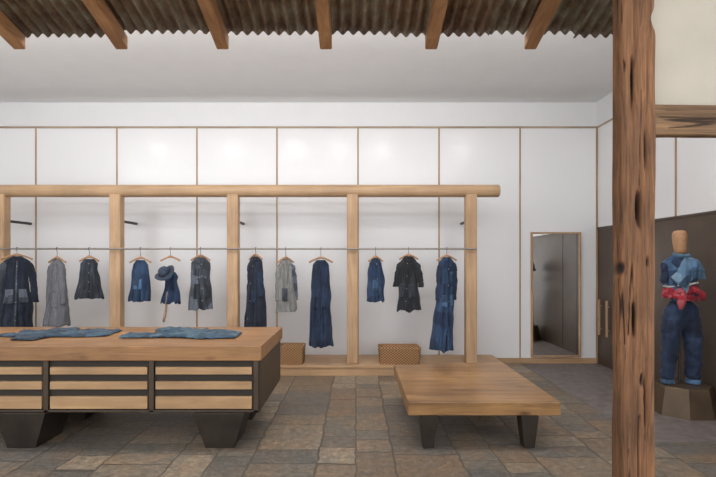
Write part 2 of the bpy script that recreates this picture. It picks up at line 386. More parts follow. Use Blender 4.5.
# ------------------------------------------------------------ canopy
SL = 0.27; EY = 4.15
def rz(y): return SL*(EY-y)
for px in (20, 122, 223, 326, 431, 530, 632):
    X = (px-VX)/115.0; w = 0.052
    bm = bmesh.new()
    y0 = 0.9; y1 = EY
    vs = []
    for (x, y, z) in [(-w, y0, 3.545), (w, y0, 3.545), (w, y1, 3.545), (-w, y1, 3.545), (-w, y0, 3.66), (w, y0, 3.66), (w, y1, 3.66), (-w, y1, 3.66)]:
        vs.append(bm.verts.new((x, y-2.5, z+rz(y)-4.0)))
    for f in [(0,1,2,3), (4,7,6,5), (0,4,5,1), (1,5,6,2), (2,6,7,3), (3,7,4,0)]: bm.faces.new([vs[i] for i in f])
    bmesh.ops.bevel(bm, geom=bm.edges[:], offset=0.006, segments=2, affect='EDGES')
    top(bm_obj('rafter', bm, M['rafter'], (X, 2.5, 4.0)), 'reddish brown sloping timber rafter under the corrugated roof', 'rafter', 'canopy rafters')
xs = -4.5; i = 0
while xs < 2.75:
    wd = 0.86; verts = []; faces = []
    nx = 104; ny = 6
    ye = EY + 0.02 + random.uniform(-0.03, 0.03); zo = 0.685 + (i % 2)*0.008; sk = random.uniform(-0.01, 0.01)
    for b_ in range(ny+1):
        for a in range(nx+1):
            x = wd*a/nx; y = 0.9+(ye-0.9)*b_/ny
            z = 3.0+zo+rz(y)+0.018*math.sin(2*pi*(x+xs)/0.092)+sk*x
            verts.append((x-wd/2, y-2.5, z-4.0))
    for b_ in range(ny):
        for a in range(nx):
            k = b_*(nx+1)+a; faces.append((k, k+1, k+nx+2, k+nx+1))
    ob = mesh_obj('corrugated_roof_sheet', verts, faces, M['rust'], (xs+wd/2, 2.5, 4.0))
    md = ob.modifiers.new('s', 'SOLIDIFY'); md.thickness = 0.003; md.offset = 1
    top(ob, 'weathered rusty corrugated metal roofing sheet on the rafters', 'roof sheet', 'corrugated canopy sheets')
    xs += 0.80; i += 1

# ------------------------------------------------------------ old post, beam, infill
def old_timber(name, w, d, L, mat, loc, axis='Z', seed=0, amp=0.012, holes=()):
    seg = 160; rows = int(L/0.013); verts = []; faces = []; cavs = []
    for r in range(rows+1):
        t = L*r/rows
        for k in range(seg):
            th = 2*pi*k/seg; c, s = math.cos(th), math.sin(th)
            q = 1/((abs(c)**7+abs(s)**7)**(1/7.0))
            x, y = c*q*w/2, s*q*d/2
            nrm = Vector((c, s, 0))
            n = noise.noise(Vector((x*28+seed, y*28, t*0.9))) * amp
            n += noise.noise(Vector((x*80+seed, y*80, t*2.5))) * amp*0.6
            n += noise.noise(Vector((x*6, y*6+seed, t*3.0))) * amp*0.5
            cv = 0.0
            cr = noise.noise(Vector((x*20+seed*3, y*20, t*0.6+9)))
            gate = noise.noise(Vector((x*5+seed, y*5, t*1.3+4)))
            if abs(cr) < 0.05 and gate > -0.05:
                g0 = (1-abs(cr)/0.05); n -= amp*2.0*g0; cv = max(cv, .75*g0)
            for (hx, hy, ht, rx, rt, dep) in holes:
                wob = 1+0.5*noise.noise(Vector((x*60, ht, t*18)))
                g = (((x-hx)/rx)**2+((y-hy)/0.08)**2+((t-ht)/rt)**2)*wob
                ge = math.exp(-g*1.6); n -= dep*ge; cv = max(cv, min(1, ge*1.5-.2))
            verts.append((x+nrm.x*n, y+nrm.y*n, t)); cavs.append(max(0, cv))
    for r in range(rows):
        for k in range(seg):
            a, b_ = r*seg+k, r*seg+(k+1) % seg; faces.append((a, b_, b_+seg, a+seg))
    faces.append(tuple(range(seg))); faces.append(tuple(rows*seg+k for k in range(seg)))
    if axis == 'X': verts = [(v[2], v[1], v[0]) for v in verts]
    ob = mesh_obj(name, verts, faces, mat, loc)
    at = ob.data.attributes.new('cavity', 'FLOAT', 'POINT')
    for i_, c_ in enumerate(cavs): at.data[i_].value = c_
    return ob
PS = 176.0; PY = F/PS
PW = .200; PD = .11
PXc = (656.5-VX)/PS - PW/2
post = old_timber('timber_post', PW, PD, 3.73, M['oldwood'], (PXc, PY+PD/2, 0), 'Z', 3, 0.008,
    [(0.0, -0.06, H+(VY-208)/PS, 0.022, 0.11, 0.055), (0.10, -0.05, H+(VY-18)/PS, 0.03, 0.06, 0.03), (-0.03, -0.06, H+(VY-318)/PS, 0.012, 0.12, 0.045),
     (0.04, -0.06, H+(VY-150)/PS, 0.010, 0.12, 0.035), (-0.10, -0.03, H+(VY-268)/PS, 0.025, 0.04, 0.02), (0.04, -0.06, 0.9, 0.011, 0.2, 0.04), (-0.04, -0.06, H+(VY-80)/PS, 0.010, 0.18, 0.035),
     (0.05, -0.06, H+(VY-262)/PS, 0.012, 0.03, 0.03), (0.02, -0.06, H+(VY-380)/PS, 0.014, 0.04, 0.03)])
top(post, 'weathered reddish brown old timber post with cracks and holes', 'post')
bz0 = H+(VY-134)/PS; bz1 = H+(VY-103)/PS
bmx = old_timber('timber_beam', bz1-bz0, 0.09, 1.4, M['oldwoodx'], (PXc+PW/2-.01, PY+0.055, (bz0+bz1)/2), 'X', 11, 0.005)
top(bmx, 'rough old timber cross beam joined to the post', 'beam')
struct(box('wall_infill', PXc+PW/2-.02, PXc+1.5, PY+0.06, PY+0.10, bz1-0.005, 3.72, M['greige']))
top(old_timber('timber_plate', 0.14, 0.16, 7.6, M['oldwoodx'], (-4.4, PY+0.1, 3.815), 'X', 5, 0.005), 'rough old timber plate carrying the rafters', 'beam')

# ------------------------------------------------------------ platform and rack
PZ = 0.15; PFY = F/67.0
pl = empty('display_platform', (-1.9, (PFY+WY)/2, 0), 'low pale wood plinth running along the white wall', 'platform')
box('board', -6.2, 2.27, PFY, WY-0.022, PZ-0.035, PZ, M['platform'], 0.004, pl)
box('riser', -6.2, 2.24, PFY+0.015, WY-0.022, 0, PZ-0.036, M['platform'], 0.003, pl)
RS = 65.0; RY = F/RS
rk = empty('garment_rack', (-1.9, RY, PZ), 'pale wood rack with square posts, log top beam and steel rail', 'clothes rack')
LZ = H+(VY-191)/RS
for px in (2, 117, 233.5, 352.5, 470.5):
    X = (px-VX)/RS
    box('post', X-0.084, X+0.084, RY-0.075, RY+0.075, PZ, LZ+0.02, M['rackz'], 0.012, rk)
    cyl('wall_bracket', (X, RY+0.06, 2.34), (X, WY-0.005, 2.34), 0.022, M['blacksteel'], 16, rk)
    cyl('rail_support', (X, RY-0.07, 1.9), (X, RY-0.125, 1.9), 0.012, M['steel'], 12, rk)
cyl('top_beam', (-6.2, RY, LZ), ((499-VX)/RS, RY, LZ), 0.095, M['rackx'], 32, rk, bev=0.018)
GY = RY-0.13; RZ = 1.9
cyl('rail', (-6.2, GY, RZ), ((476-VX)/66, GY, RZ), 0.014, M['steel'], 14, rk)

# ------------------------------------------------------------ garments
class G:
    def __init__(s, L, sw, hw, dh=0.10, nw=0.06, slope=0.07, seed=0, fold=0.022, dt=0.055, waist=0.9, skew=0.0, amp_hem=0.05):
        s.__dict__.update(L=L, sw=sw, hw=hw, dh=dh, nw=nw, slope=slope, seed=seed, fold=fold*1.25, dt=dt, waist=waist, skew=skew, ah=amp_hem)
    def w(s, z):
        if z < s.slope:
            t = z/s.slope; return s.nw+(s.sw-s.nw)*(t**0.8)
        t = (z-s.slope)/(s.L-s.slope)
        if t < 0.18: k = t/0.18; return s.sw+(s.sw*s.waist-s.sw)*(k*k*(3-2*k))
        k = (t-0.18)/0.82; return s.sw*s.waist+(s.hw-s.sw*s.waist)*k
    def P(s, th, v, off=0.0):
        z = s.L*v; w = s.w(z)
        d = 0.028+(s.dt-0.028)*min(1, z/0.18)
        d += (s.dh-s.dt)*max(0, v-0.15)
        c, sn = math.cos(th), math.sin(th)
        sd = 1 if sn > 0 else -1
        amp = s.fold*(0.25+1.1*v)
        n = noise.noise(Vector((c*3.2+s.seed*7.3, 1.5*sd+z*0.5, s.seed+z*1.4)))
        n2 = noise.noise(Vector((c*7.5+s.seed*3.1, 4*sd, z*2.6+s.seed)))
        n3 = noise.noise(Vector((c*4+s.seed*5, z*9, 2+s.seed)))
        rd = (1-abs(noise.noise(Vector((c*4.2+z*.8+s.seed*1.9, 7*sd, z*.7+s.seed))))*2.6)
        f = amp*(1.4*n+0.7*n2+0.9*max(0, rd))+0.014*n3
        ed = abs(sn)**0.6
        y = -(math.copysign(abs(sn)**0.75, sn))*d
        y += -f*ed*sd-off
        ew = noise.noise(Vector((s.seed*2.7+(3 if c > 0 else -3), z*4.5, 1.0)))
        x = w*c*(1+0.05*n2*v)+s.skew*v+0.028*ew*min(1, v*4)*abs(c)
        zz = -z + (s.ah*noise.noise(Vector((c*2.2+s.seed, sn, 5)))*v if v > 0.5 else 0)
        return Vector((x, y, zz))
    def front(s, xf, v, off=0.004):
        xf = max(-0.995, min(0.995, xf)); return s.P(math.acos(xf), v, off)
def body_mesh(g, name, mat, parent, N=72, R=60):
    verts = []; faces = []
    for r in range(R+1):
        v = (r/R)**1.25
        for k in range(N): verts.append(g.P(2*pi*k/N, v))
    for r in range(R):
        for k in range(N):
            a, b_ = r*N+k, r*N+(k+1) % N; faces.append((a, b_, b_+N, a+N))
    ob = mesh_obj(name, verts, faces, mat, (0, 0, 0), parent, True, False)
    md = ob.modifiers.new('s', 'SOLIDIFY'); md.thickness = 0.004
    return ob
def patch_mesh(g, name, mat, parent, pts, off=0.006, n=8, m=8):
    verts = []; faces = []
    tl, tr, br, bl = pts
    for j in range(m+1):
        t = j/m
        for i in range(n+1):
            s = i/n
            a = (tl[0]+(tr[0]-tl[0])*s, tl[1]+(tr[1]-tl[1])*s); c = (bl[0]+(br[0]-bl[0])*s, bl[1]+(br[1]-bl[1])*s)
            verts.append(g.front(a[0]+(c[0]-a[0])*t, a[1]+(c[1]-a[1])*t, off))
    for j in range(m):
        for i in range(n):
            k = j*(n+1)+i; faces.append((k, k+1, k+n+2, k+n+1))
    ob = mesh_obj(name, verts, faces, mat, (0, 0, 0), parent, True, False)
    md = ob.modifiers.new('s', 'SOLIDIFY'); md.thickness = 0.004; md.offset = 0
    return ob
def sleeve(g, side, ln, mat, parent, spread=0.03, r0=0.068, r1=0.05, lean=0.0, yb=-0.0):
    N = 22; R = 26; verts = []; faces = []
    sx = side*(g.sw-0.035)
    for r in range(R+1):
        t = r/R; z = -g.slope*0.75-0.02-ln*t
        cx = sx+side*spread*(t**0.6)+lean*t+g.skew*t*0.3+0.018*noise.noise(Vector((t*3, side, g.seed)))
        rr = r0+(r1-r0)*t
        if t < 0.12: rr *= 0.55+0.45*(t/0.12)**0.6
        for k in range(N):
            th = 2*pi*k/N; c, s_ = math.cos(th), math.sin(th)
            f = 1+0.28*noise.noise(Vector((c*1.6+side*5, s_*1.6+g.seed, t*6)))+0.16*noise.noise(Vector((c*3, s_*3+g.seed, t*16)))
            verts.append(Vector((cx+c*rr*f*0.86, yb-0.01*t+s_*rr*0.72*f, z)))
    for r in range(R):
        for k in range(N):
            a, b_ = r*N+k, r*N+(k+1) % N; faces.append((a, b_, b_+N, a+N))
    faces.append(tuple(range(N)))
    ob = mesh_obj('sleeve', verts, faces, mat, (0, 0, 0), parent, True, False)
    md = ob.modifiers.new('s', 'SOLIDIFY'); md.thickness = 0.004
    return ob
def collar(g, mat, parent, h=0.05, flap=0.07):
    N = 30; verts = []; faces = []
    for k in range(N+1):
        th = -pi/2+0.10+(2*pi-0.20)*k/N
        c, s_ = math.cos(th), math.sin(th)
        fr = max(0, -s_)
        r = g.nw
        verts.append((c*r, s_*0.035-0.004, -0.012-0.045*fr*fr))
        verts.append((c*r*1.02, s_*0.038-0.004, h*0.5-0.05*fr*fr))
        verts.append((c*(r+0.02+0.03*fr), s_*0.052-0.012*fr, -0.004-flap*fr-0.01))
    for k in range(N):
        a = 3*k
        faces.append((a, a+1, a+4, a+3)); faces.append((a+1, a+2, a+5, a+4))
    ob = mesh_obj('collar', verts, faces, mat, (0, 0, 0), parent, True, False)
    md = ob.modifiers.new('s', 'SOLIDIFY'); md.thickness = 0.006
    md = ob.modifiers.new('ss', 'SUBSURF'); md.levels = 1; md.render_levels = 1
    return ob
def hanger(X, z0, sw, slope, rot, label='wooden clothes hanger with steel hook on the rail'):
    e = empty('clothes_hanger', (X, GY, z0), label, 'clothes hanger', 'wooden hangers on the rail', rot)
    pts = []
    n = 22
    for i in range(n+1):
        t = -1+2*i/n
        pts.append((t*sw, 0.0, 0.022-(abs(t)**1.35)*(slope+0.004)))
    rad = [0.014 if abs(i-n/2) > 2 else 0.018 for i in range(n+1)]
    tube('shoulder_bar', pts, rad, M['hanger'], 10, e)
    hp = []
    topz = RZ-z0
    for i in range(14):
        a = math.radians(-40+i*220/13)
        hp.append((0, 0.022*math.cos(a), topz+0.002+0.022*math.sin(a)))
    hp = hp+[(0, -0.018, topz-0.018), (0, 0, topz-0.035), (0, 0, 0.02)]
    hk = tube('hook', hp, 0.0035, M['blacksteel'], 8, e); hk.rotation_euler[2] = -rot
    return e
def button(g, parent, xf, v):
    p = g.front(xf, v, 0.012)
    bm = bmesh.new(); bmesh.ops.create_cone(bm, cap_ends=True, segments=12, radius1=0.008, radius2=0.007, depth=0.004)
    bmesh.ops.rotate(bm, verts=bm.verts, matrix=Matrix.Rotation(pi/2, 3, 'X'), cent=(0, 0, 0))
    bm_obj('button', bm, M['button'], p, parent, False, False)
def garment(name, px, ytop, ybot, g, mat, label, cat, rot=0.0, sl=0, slm=None, slsp=0.03, col=True, colm=None, pockets=(), pm=None,
            placket=True, plm=None, buttons=0, hang=True, lean=0.0, hsw=0.0, slm2=None):
    X = (px-VX)/66.0; z0 = H+(VY-ytop)/66.0
    g.L = (ybot-ytop)/66.0
    r = math.radians(rot)
    if hang: hanger(X, z0+0.016, g.sw+0.012+hsw, g.slope, r)
    e = empty(name, (X, GY, z0), label, cat, None, r)
    body_mesh(g, 'body', mat, e)
    if sl:
        for sd in (-1, 1):
            sleeve(g, sd, sl, (slm2 if (sd > 0 and slm2) else slm) or mat, e, slsp, lean=lean, yb=-0.02 if sd > 0 else 0.0)
    if col: collar(g, colm or mat, e)
    if placket: patch_mesh(g, 'placket', plm or mat, e, [(-0.05, 0.05), (0.05, 0.05), (0.05, 0.985), (-0.05, 0.985)], 0.007, 3, 40)
    for p in pockets: patch_mesh(g, 'pocket', pm or mat, e, p, 0.008, 8, 8)
    for i in range(buttons): button(g, e, 0.0, 0.12+0.7*i/max(1, buttons-1))
    return e
def rect(x0, x1, v0, v1): return [(x0, v0), (x1, v0), (x1, v1), (x0, v1)]

garment('work_coat', 18, 257, 333, G(1, .165, .26, .17, seed=1, skew=-.03), M['deepnavy'], 'dark navy work coat with grey patches on a wooden hanger', 'coat', 36,
        0.62, M['slate'], 0.11, pockets=[rect(-.75, -.2, .42, .6), rect(.2, .75, .42, .6)], pm=M['slate'], plm=M['slate'], buttons=4, slm2=M['deepnavy'], hsw=.02)
garment('chambray_jacket', 58, 260, 325, G(1, .165, .22, .14, seed=2), M['grey'], 'grey striped chambray jacket hanging from the rail', 'jacket', -28,
        0.58, None, 0.07, pockets=[rect(-.8, -.25, .5, .72), rect(.25, .8, .5, .72), rect(.25, .7, .2, .32)], buttons=5, hsw=0.04)
garment('waistcoat', 90, 259, 298, G(1, .12, .19, .10, seed=3, waist=1.0), M['coal2'], 'small charcoal waistcoat hanging from the rail', 'waistcoat', 25,
        0, pockets=[rect(-.8, -.25, .6, .75)], buttons=4, col=False)
garment('indigo_smock', 141, 260, 301, G(1, .115, .155, .10, seed=4, waist=1.1, fold=.03), M['blue'], 'short indigo blue sleeveless smock on a hanger', 'smock', -10,
        0, pockets=[rect(-.5, .5, .45, .7)], pm=M['denim'], col=False, placket=False, hsw=0.05)
garment('scarf_top', 172, 272, 303, G(1, .095, .15, .08, nw=.05, seed=5, fold=.035), M['blue'], 'bright indigo cloth top hanging beneath a hat', 'top', 15,
        0, col=False, placket=False, hang=False)
hanger((171-VX)/66.0, H+(VY-258)/66.0, 0.14, 0.06, math.radians(20))
Xh = (168.5-VX)/66.0
e = empty('hanging_strap', (Xh, GY-0.12, H+(VY-321)/66.0), 'narrow tan strap dangling below the indigo top', 'strap')
tube('strap_band', [(0.03, 0.03, .45), (0.025, 0.0, .3), (0.015, -0.005, .17), (-0.01, 0, .06), (-0.02, 0, 0)], [.012, .016, .020, .022, .016], M['tan'], 10, e, fx=1.0)
def hat(X, Y, Z):
    e = empty('brimmed_hat', (X, Y, Z), 'slate blue brimmed hat hanging on the rack', 'hat')
    e.rotation_euler = (math.radians(38), math.radians(-26), math.radians(8)); e.scale = (.92, .92, .92)
    N = 40; prof = [(0.0, .105), (.045, .108), (.075, .09), (.088, .05), (.092, .008), (.11, 0.0), (.14, -.006), (.165, -.002), (.168, .004), (.14, .0), (.11, .005)]
    verts = []; faces = []
    for (r, z) in prof:
        for k in range(N):
            th = 2*pi*k/N; wv = 0.022*math.sin(2*th+1)*(max(0, r-.09)/.07)
            verts.append((max(r, .001)*math.cos(th), max(r, .001)*math.sin(th), z+wv))
    for i in range(len(prof)-1):
        for k in range(N):
            a, b_ = i*N+k, i*N+(k+1) % N; faces.append((a, b_, b_+N, a+N))
    mesh_obj('crown', verts, faces, M['straw'], (0, 0, 0), e, True, False)
    verts = []; faces = []
    for (r, z) in [(.094, .012), (.0945, .04)]:
        for k in range(N):
            th = 2*pi*k/N; verts.append((r*math.cos(th), r*math.sin(th), z))
    for k in range(N): faces.append((k, (k+1) % N, N+(k+1) % N, N+k))
    o = mesh_obj('hat_band', verts, faces, M['deepnavy'], (0, 0, 0), e, True, False)
    md = o.modifiers.new('s', 'SOLIDIFY'); md.thickness = .004; md.offset = 1
hat((169-VX)/66.0, GY-0.13, H+(VY-273)/66.0)
garment('utility_vest', 201, 258, 309, G(1, .13, .18, .13, seed=6, waist=1.02), M['slate'], 'dark slate patchwork utility vest on a hanger', 'vest', 28,
        0, pockets=[rect(-.8, -.2, .5, .78), rect(.2, .8, .5, .78), rect(-.75, -.3, .2, .34)], pm=M['coal2'], plm=M['coal2'], buttons=4)
garment('long_work_jacket', 256, 257, 331, G(1, .125, .175, .15, seed=7, waist=1.05), M['deepnavy'], 'long dark indigo jacket hanging with one blue sleeve', 'jacket', -36,
        0.52, M['navy'], 0.04, pockets=[rect(-.7, -.15, .45, .62), rect(.2, .75, .45, .62)], pm=M['navy'], buttons=4)
garment('grey_linen_jacket', 286, 260, 311, G(1, .12, .16, .13, seed=8, waist=1.0), M['stonegrey'], 'stone grey jacket with one slate blue sleeve on the rail', 'jacket', 35,
        0.54, M['stonegrey'], 0.05, pockets=[rect(-.7, -.15, .55, .8)], pm=M['slate'], buttons=4, slm2=M['slate'])
garment('long_indigo_dress', 321, 260, 345.5, G(1, .12, .18, .15, seed=9, waist=1.12, fold=.03), M['navy'], 'long indigo apron dress on a pale wood hanger', 'dress', -6,
        0, pockets=[rect(-.65, -.1, .42, .56), rect(.15, .7, .42, .56)], placket=True, col=False, hsw=0.05)
garment('denim_apron_vest', 375.5, 259, 301, G(1, .10, .14, .10, seed=10, nw=.05, waist=1.2), M['blue'], 'short patched blue denim vest on a hanger', 'vest', 15,
        0, pockets=[rect(-.6, .1, .5, .75)], pm=M['denim'], buttons=3)
garment('charcoal_jacket', 408.5, 257, 310, G(1, .135, .18, .13, seed=11), M['charcoal'], 'charcoal work jacket hanging from the steel rail', 'jacket', -22,
        0.38, None, 0.10, pockets=[rect(-.75, -.2, .5, .75), rect(.2, .75, .5, .75)], pm=M['coal2'], buttons=4)
garment('long_indigo_coat', 446.5, 258, 349, G(1, .13, .16, .15, seed=12, skew=-.10, waist=1.0), M['blue'], 'long indigo blue boiler coat with sleeves on a hanger', 'coat', 22,
        0.56, M['navy'], 0.035, pockets=[rect(-.7, -.1, .4, .52), rect(.2, .75, .4, .52), rect(.2, .65, .15, .25)], pm=M['denim'], plm=M['navy'], buttons=5, hsw=.03)

# ------------------------------------------------------------ display table
TS = 110.0; TFY = F/TS; TBY = F/85.0; TR = (261-VX)/TS; TL = -4.62
TZ = H-84/TS; TBt = H-99/TS; CB = H-151/TS
tb = empty('display_table', ((TL+TR)/2, (TFY+TBY)/2, 0), 'long display table with thick honey wood top and slatted drawers', 'table')
box('table_top', TL, TR, TFY, TBY, TBt, TZ, M['table'], 0.008, tb)
CF = TFY+0.02
bd = box('cabinet_body', TL+.03, TR-.02, CF+0.03, TBY-0.03, CB, TBt-0.001, M['tablesteel'], 0.003, tb)
bays = [(44.5-VX)/TS - 2*0.955, (44.5-VX)/TS - 0.955, (44.5-VX)/TS, (150.5-VX)/TS, (255.5-VX)/TS]
for i, bx in enumerate(bays):
    box('frame_upright', bx-0.022, bx+0.022, CF-0.004, CF+0.035, CB, TBt-0.001, M['tablesteel'], 0.003, tb)
box('frame_sill', TL+.03, TR-.02, CF-0.004, CF+0.035, CB, CB+0.022, M['tablesteel'], 0.003, tb)
for i in range(len(bays)-1):
    x0, x1 = bays[i]+.026, bays[i+1]-.026
    box('gap_shade_sheet', x0-.003, x1+.003, CF+0.022, CF+0.034, CB+.022, TBt-0.003, M['gap_shade'], 0, tb)  # dark sheet behind the fronts stands in for shade in the gaps
    for (ya, yb) in ((367.5, 375), (382, 390), (397, 409.5)):
        za, zb = H-(yb-VY)/TS, H-(ya-VY)/TS
        box('drawer_front', x0+.012, x1-.012, CF-0.004, CF+0.03, za, zb, M['drawer'], 0.003, tb)
for lx in ((20-VX)/TS, (219-VX)/TS):
    for (ly0, ly1) in ((CF-.03, CF+.42), (TBY-.5, TBY-.08)):
        box('leg', lx-.235, lx+.235, ly0, ly1, 0, CB, M['darksteel'], 0.004, tb, taper=(0.55, 0.88))

def flat_cloth(name, poly, mat, loc, label, seed, res=0.011, th=0.03, scale=1.0, rot=0.0):
    cr, sr = math.cos(rot), math.sin(rot)
    poly = [((x*cr-y*sr)*scale, (x*sr+y*cr)*scale) for x, y in poly]
    def inside(x, y):
        c = False; n = len(poly); j = n-1
        for i in range(n):
            xi, yi = poly[i]; xj, yj = poly[j]
            if (yi > y) != (yj > y) and x < (xj-xi)*(y-yi)/(yj-yi)+xi: c = not c
            j = i
        return c
    def dist(x, y):
        m = 9
        for i in range(len(poly)):
            a = Vector(poly[i]); b_ = Vector(poly[(i+1) % len(poly)]); p = Vector((x, y)); ab = b_-a
            t = max(0, min(1, (p-a).dot(ab)/ab.length_squared)); m = min(m, (p-(a+ab*t)).length)
        return m
    xs_ = [p[0] for p in poly]; ys_ = [p[1] for p in poly]
    nx = int((max(xs_)-min(xs_))/res)+1; ny = int((max(ys_)-min(ys_))/res)+1
    verts = []; idx = {}; faces = []
    for j in range(ny+1):
        for i in range(nx+1):
            x = min(xs_)+i*res; y = min(ys_)+j*res
            wx = x+0.02*noise.noise(Vector((x*6, y*6, seed))); wy = y+0.02*noise.noise(Vector((x*6, y*6, seed+4)))
            if inside(wx, wy):
                d = dist(wx, wy)
                rid = 1-abs(noise.noise(Vector((x*6+y*4, y*9-x*2, seed+2))))*2.2
                h = 0.007+min(1, d/0.025)*(0.006+th*(0.5+0.5*noise.noise(Vector((x*4, y*4, seed))))*0.35+0.018*max(0, rid)**2)
                idx[(i, j)] = len(verts); verts.append((x, y, h))
    for (i, j) in list(idx):
        q = [(i, j), (i+1, j), (i+1, j+1), (i, j+1)]
        if all(t in idx for t in q): faces.append(tuple(idx[t] for t in q))
    ob = mesh_obj(name, verts, faces, mat, loc)
    md = ob.modifiers.new('s', 'SOLIDIFY'); md.thickness = 0.006; md.offset = -1
    md = ob.modifiers.new('sm', 'SMOOTH'); md.iterations = 2; md.factor = 0.4
    top(ob, label, 'garment'); return ob
jk = [(-.62, -.16), (-.30, -.20), (-.26, -.42), (.0, -.46), (.04, -.24), (.40, -.25), (.60, -.22), (.62, .22), (.40, .26), (.05, .24), (.04, .42), (-.2, .40), (-.28, .22), (-.50, .20), (-.46, .02)]
flat_cloth('folded_jacket', jk, M['tablepatch'], ((61-VX)/94.0, 5.03, TZ), 'dark faded blue patchwork jacket laid flat on the table', 1, scale=.95, rot=.06)
jn2 = [(-.60, -.30), (-.05, -.26), (.30, -.36), (.62, -.30), (.60, .12), (.34, .20), (.12, .30), (-.34, .42), (-.44, .20), (-.05, .06), (-.2, .0), (-.62, -.04)]
flat_cloth('folded_trousers', jn2, M['tablepatch2'], ((187-VX)/94.0, 5.03, TZ), 'pale indigo patched trousers laid flat on the table', 5, th=.04, scale=.97)

# ------------------------------------------------------------ low bench
BS = 110.0; BFY = F/BS; BBY = F/80.5; BL = (408-VX)/BS; BR = (561-VX)/BS; BZ = H-140/BS
bn = empty('low_table', ((BL+BR)/2, (BFY+BBY)/2, 0), 'low square knotty wood table with tapered dark steel legs', 'low table')
box('table_top', BL, BR, BFY, BBY, BZ-.125, BZ, M['bench'], 0.01, bn)
for lx in (BL+.19, BR-.28):
    for ly in (BFY+.0, BBY-.22):
        box('leg', lx-.08, lx+.08, ly, ly+.15, 0, BZ-.125, M['darksteel'], 0.003, bn, taper=(0.6, 0.8))

# ------------------------------------------------------------ baskets
def basket(x0, x1, z0, h, y0, dep, label):
    w = x1-x0; e = empty('wicker_basket', ((x0+x1)/2, y0+dep/2, z0), label, 'basket', 'wicker baskets on the plinth')
    seg = 120; rows = 36; t = 0.018
    def ring(tt, ins):
        out = []
        zz = h*tt; s = 1-0.06*(1-tt)
        for k in range(seg):
            th = 2*pi*k/seg; c, s_ = math.cos(th), math.sin(th)
            q = 1/((abs(c)**12+abs(s_)**12)**(1/12.0))
            wv = 0.004*math.sin(k*pi/2*1.0+0.001)*(1 if int(tt*rows) % 2 else -1) if ins == 0 else 0
            out.append((c*q*((w/2)*s-ins+wv), s_*q*((dep/2)*s-ins+wv), zz))
        return out
    verts = []; faces = []; nr = 0
    for r in range(rows+1): verts += ring(r/rows, 0); nr += 1
    for r in (1.0, 0.5, 0.08): verts += ring(r, t); nr += 1
    for r in range(nr-1):
        for k in range(seg):
            a, b_ = r*seg+k, r*seg+(k+1) % seg; faces.append((a, b_, b_+seg, a+seg))
    faces.append(tuple(range(seg))); faces.append(tuple((nr-1)*seg+k for k in range(seg)))
    mesh_obj('woven_body', verts, faces, M['wicker'], (0, 0, 0), e, True, False)
    pts = []
    for k in range(65):
        th = 2*pi*k/64; c, s_ = math.cos(th), math.sin(th); q = 1/((abs(c)**12+abs(s_)**12)**(1/12.0))
        pts.append((c*q*(w/2-.006), s_*q*(dep/2-.006), h))
    tube('rim', pts, 0.014, M['wicker'], 8, e)
basket((379-VX)/66.5, (421.5-VX)/66.5, PZ, .235, 7.20, .42, 'wide low woven wicker basket on the wooden plinth')
basket((277-VX)/66.5, (303-VX)/66.5, PZ, .26, 7.20, .36, 'smaller woven wicker basket on the wooden plinth')

# ------------------------------------------------------------ mirror
ms = 60.2; mx0, mx1 = (532-VX)/ms, (582-VX)/ms; mz0, mz1 = 0.11, H+30/ms
mr = empty('wall_mirror', ((mx0+mx1)/2, WY-.03, mz0), 'tall full length mirror in a thin oak frame on the wall', 'mirror')
fw = .028
for (a, b_, c, d) in ((mx0, mx0+fw, mz0, mz1), (mx1-fw, mx1, mz0, mz1), (mx0+fw, mx1-fw, mz0, mz0+fw), (mx0+fw, mx1-fw, mz1-fw, mz1)):
    box('frame', a, b_, WY-.045, WY-.004, c, d, M['oakframe'], .003, mr)
box('glass', mx0+fw-.004, mx1-fw+.004, WY-.025, WY-.008, mz0+fw-.004, mz1-fw+.004, M['mirror'], 0, mr)

# ------------------------------------------------------------ mannequin
mS = 88.0; mY = F/mS; mX = (680.5-VX)/mS
pz = H-(384-VY)/mS
bm = bmesh.new()
rings = []
for (r, z) in ((.345, 0), (.29, pz-.02), (.28, pz)):
    rings.append([bm.verts.new((r*math.cos(2*pi*(k+.5)/8), r*math.sin(2*pi*(k+.5)/8), z)) for k in range(8)])
for a, b_ in zip(rings, rings[1:]):
    for k in range(8): bm.faces.new((a[k], a[(k+1) % 8], b_[(k+1) % 8], b_[k]))
bm.faces.new(rings[0]); bm.faces.new(rings[-1])
pd = bm_obj('display_plinth', bm, M['plinth'], (mX+.02, mY, 0.005)); top(pd, 'faceted dark bronze plinth under the mannequin', 'plinth')
mq = empty('mannequin', (mX, mY, pz+.005), 'mannequin with wooden head in patchwork indigo denim and red sash', 'mannequin')
def Z(y): return H-(y-VY)/mS-(pz+.005)
def skin(name, nodes, edges, mat, parent, sub=2, root=0, ds=.03):
    me = bpy.data.meshes.new(name); me.from_pydata([n[0] for n in nodes], edges, []); me.update()
    ob = bpy.data.objects.new(name, me); C.objects.link(ob); ob.parent = parent
    me.materials.append(mat)
    md = ob.modifiers.new('skin', 'SKIN'); md.use_smooth_shade = True
    for i, n in enumerate(nodes):
        sv = me.skin_vertices[0].data[i]; sv.radius = n[1]; sv.use_root = (i == root)
    md2 = ob.modifiers.new('sub', 'SUBSURF'); md2.levels = sub+1; md2.render_levels = sub+1
    tx = bpy.data.textures.new(name+'_folds', 'CLOUDS'); tx.noise_scale = 0.06
    dm = ob.modifiers.new('d', 'DISPLACE'); dm.texture = tx; dm.strength = ds; dm.texture_coords = 'LOCAL'
    return ob
hipz = Z(312)
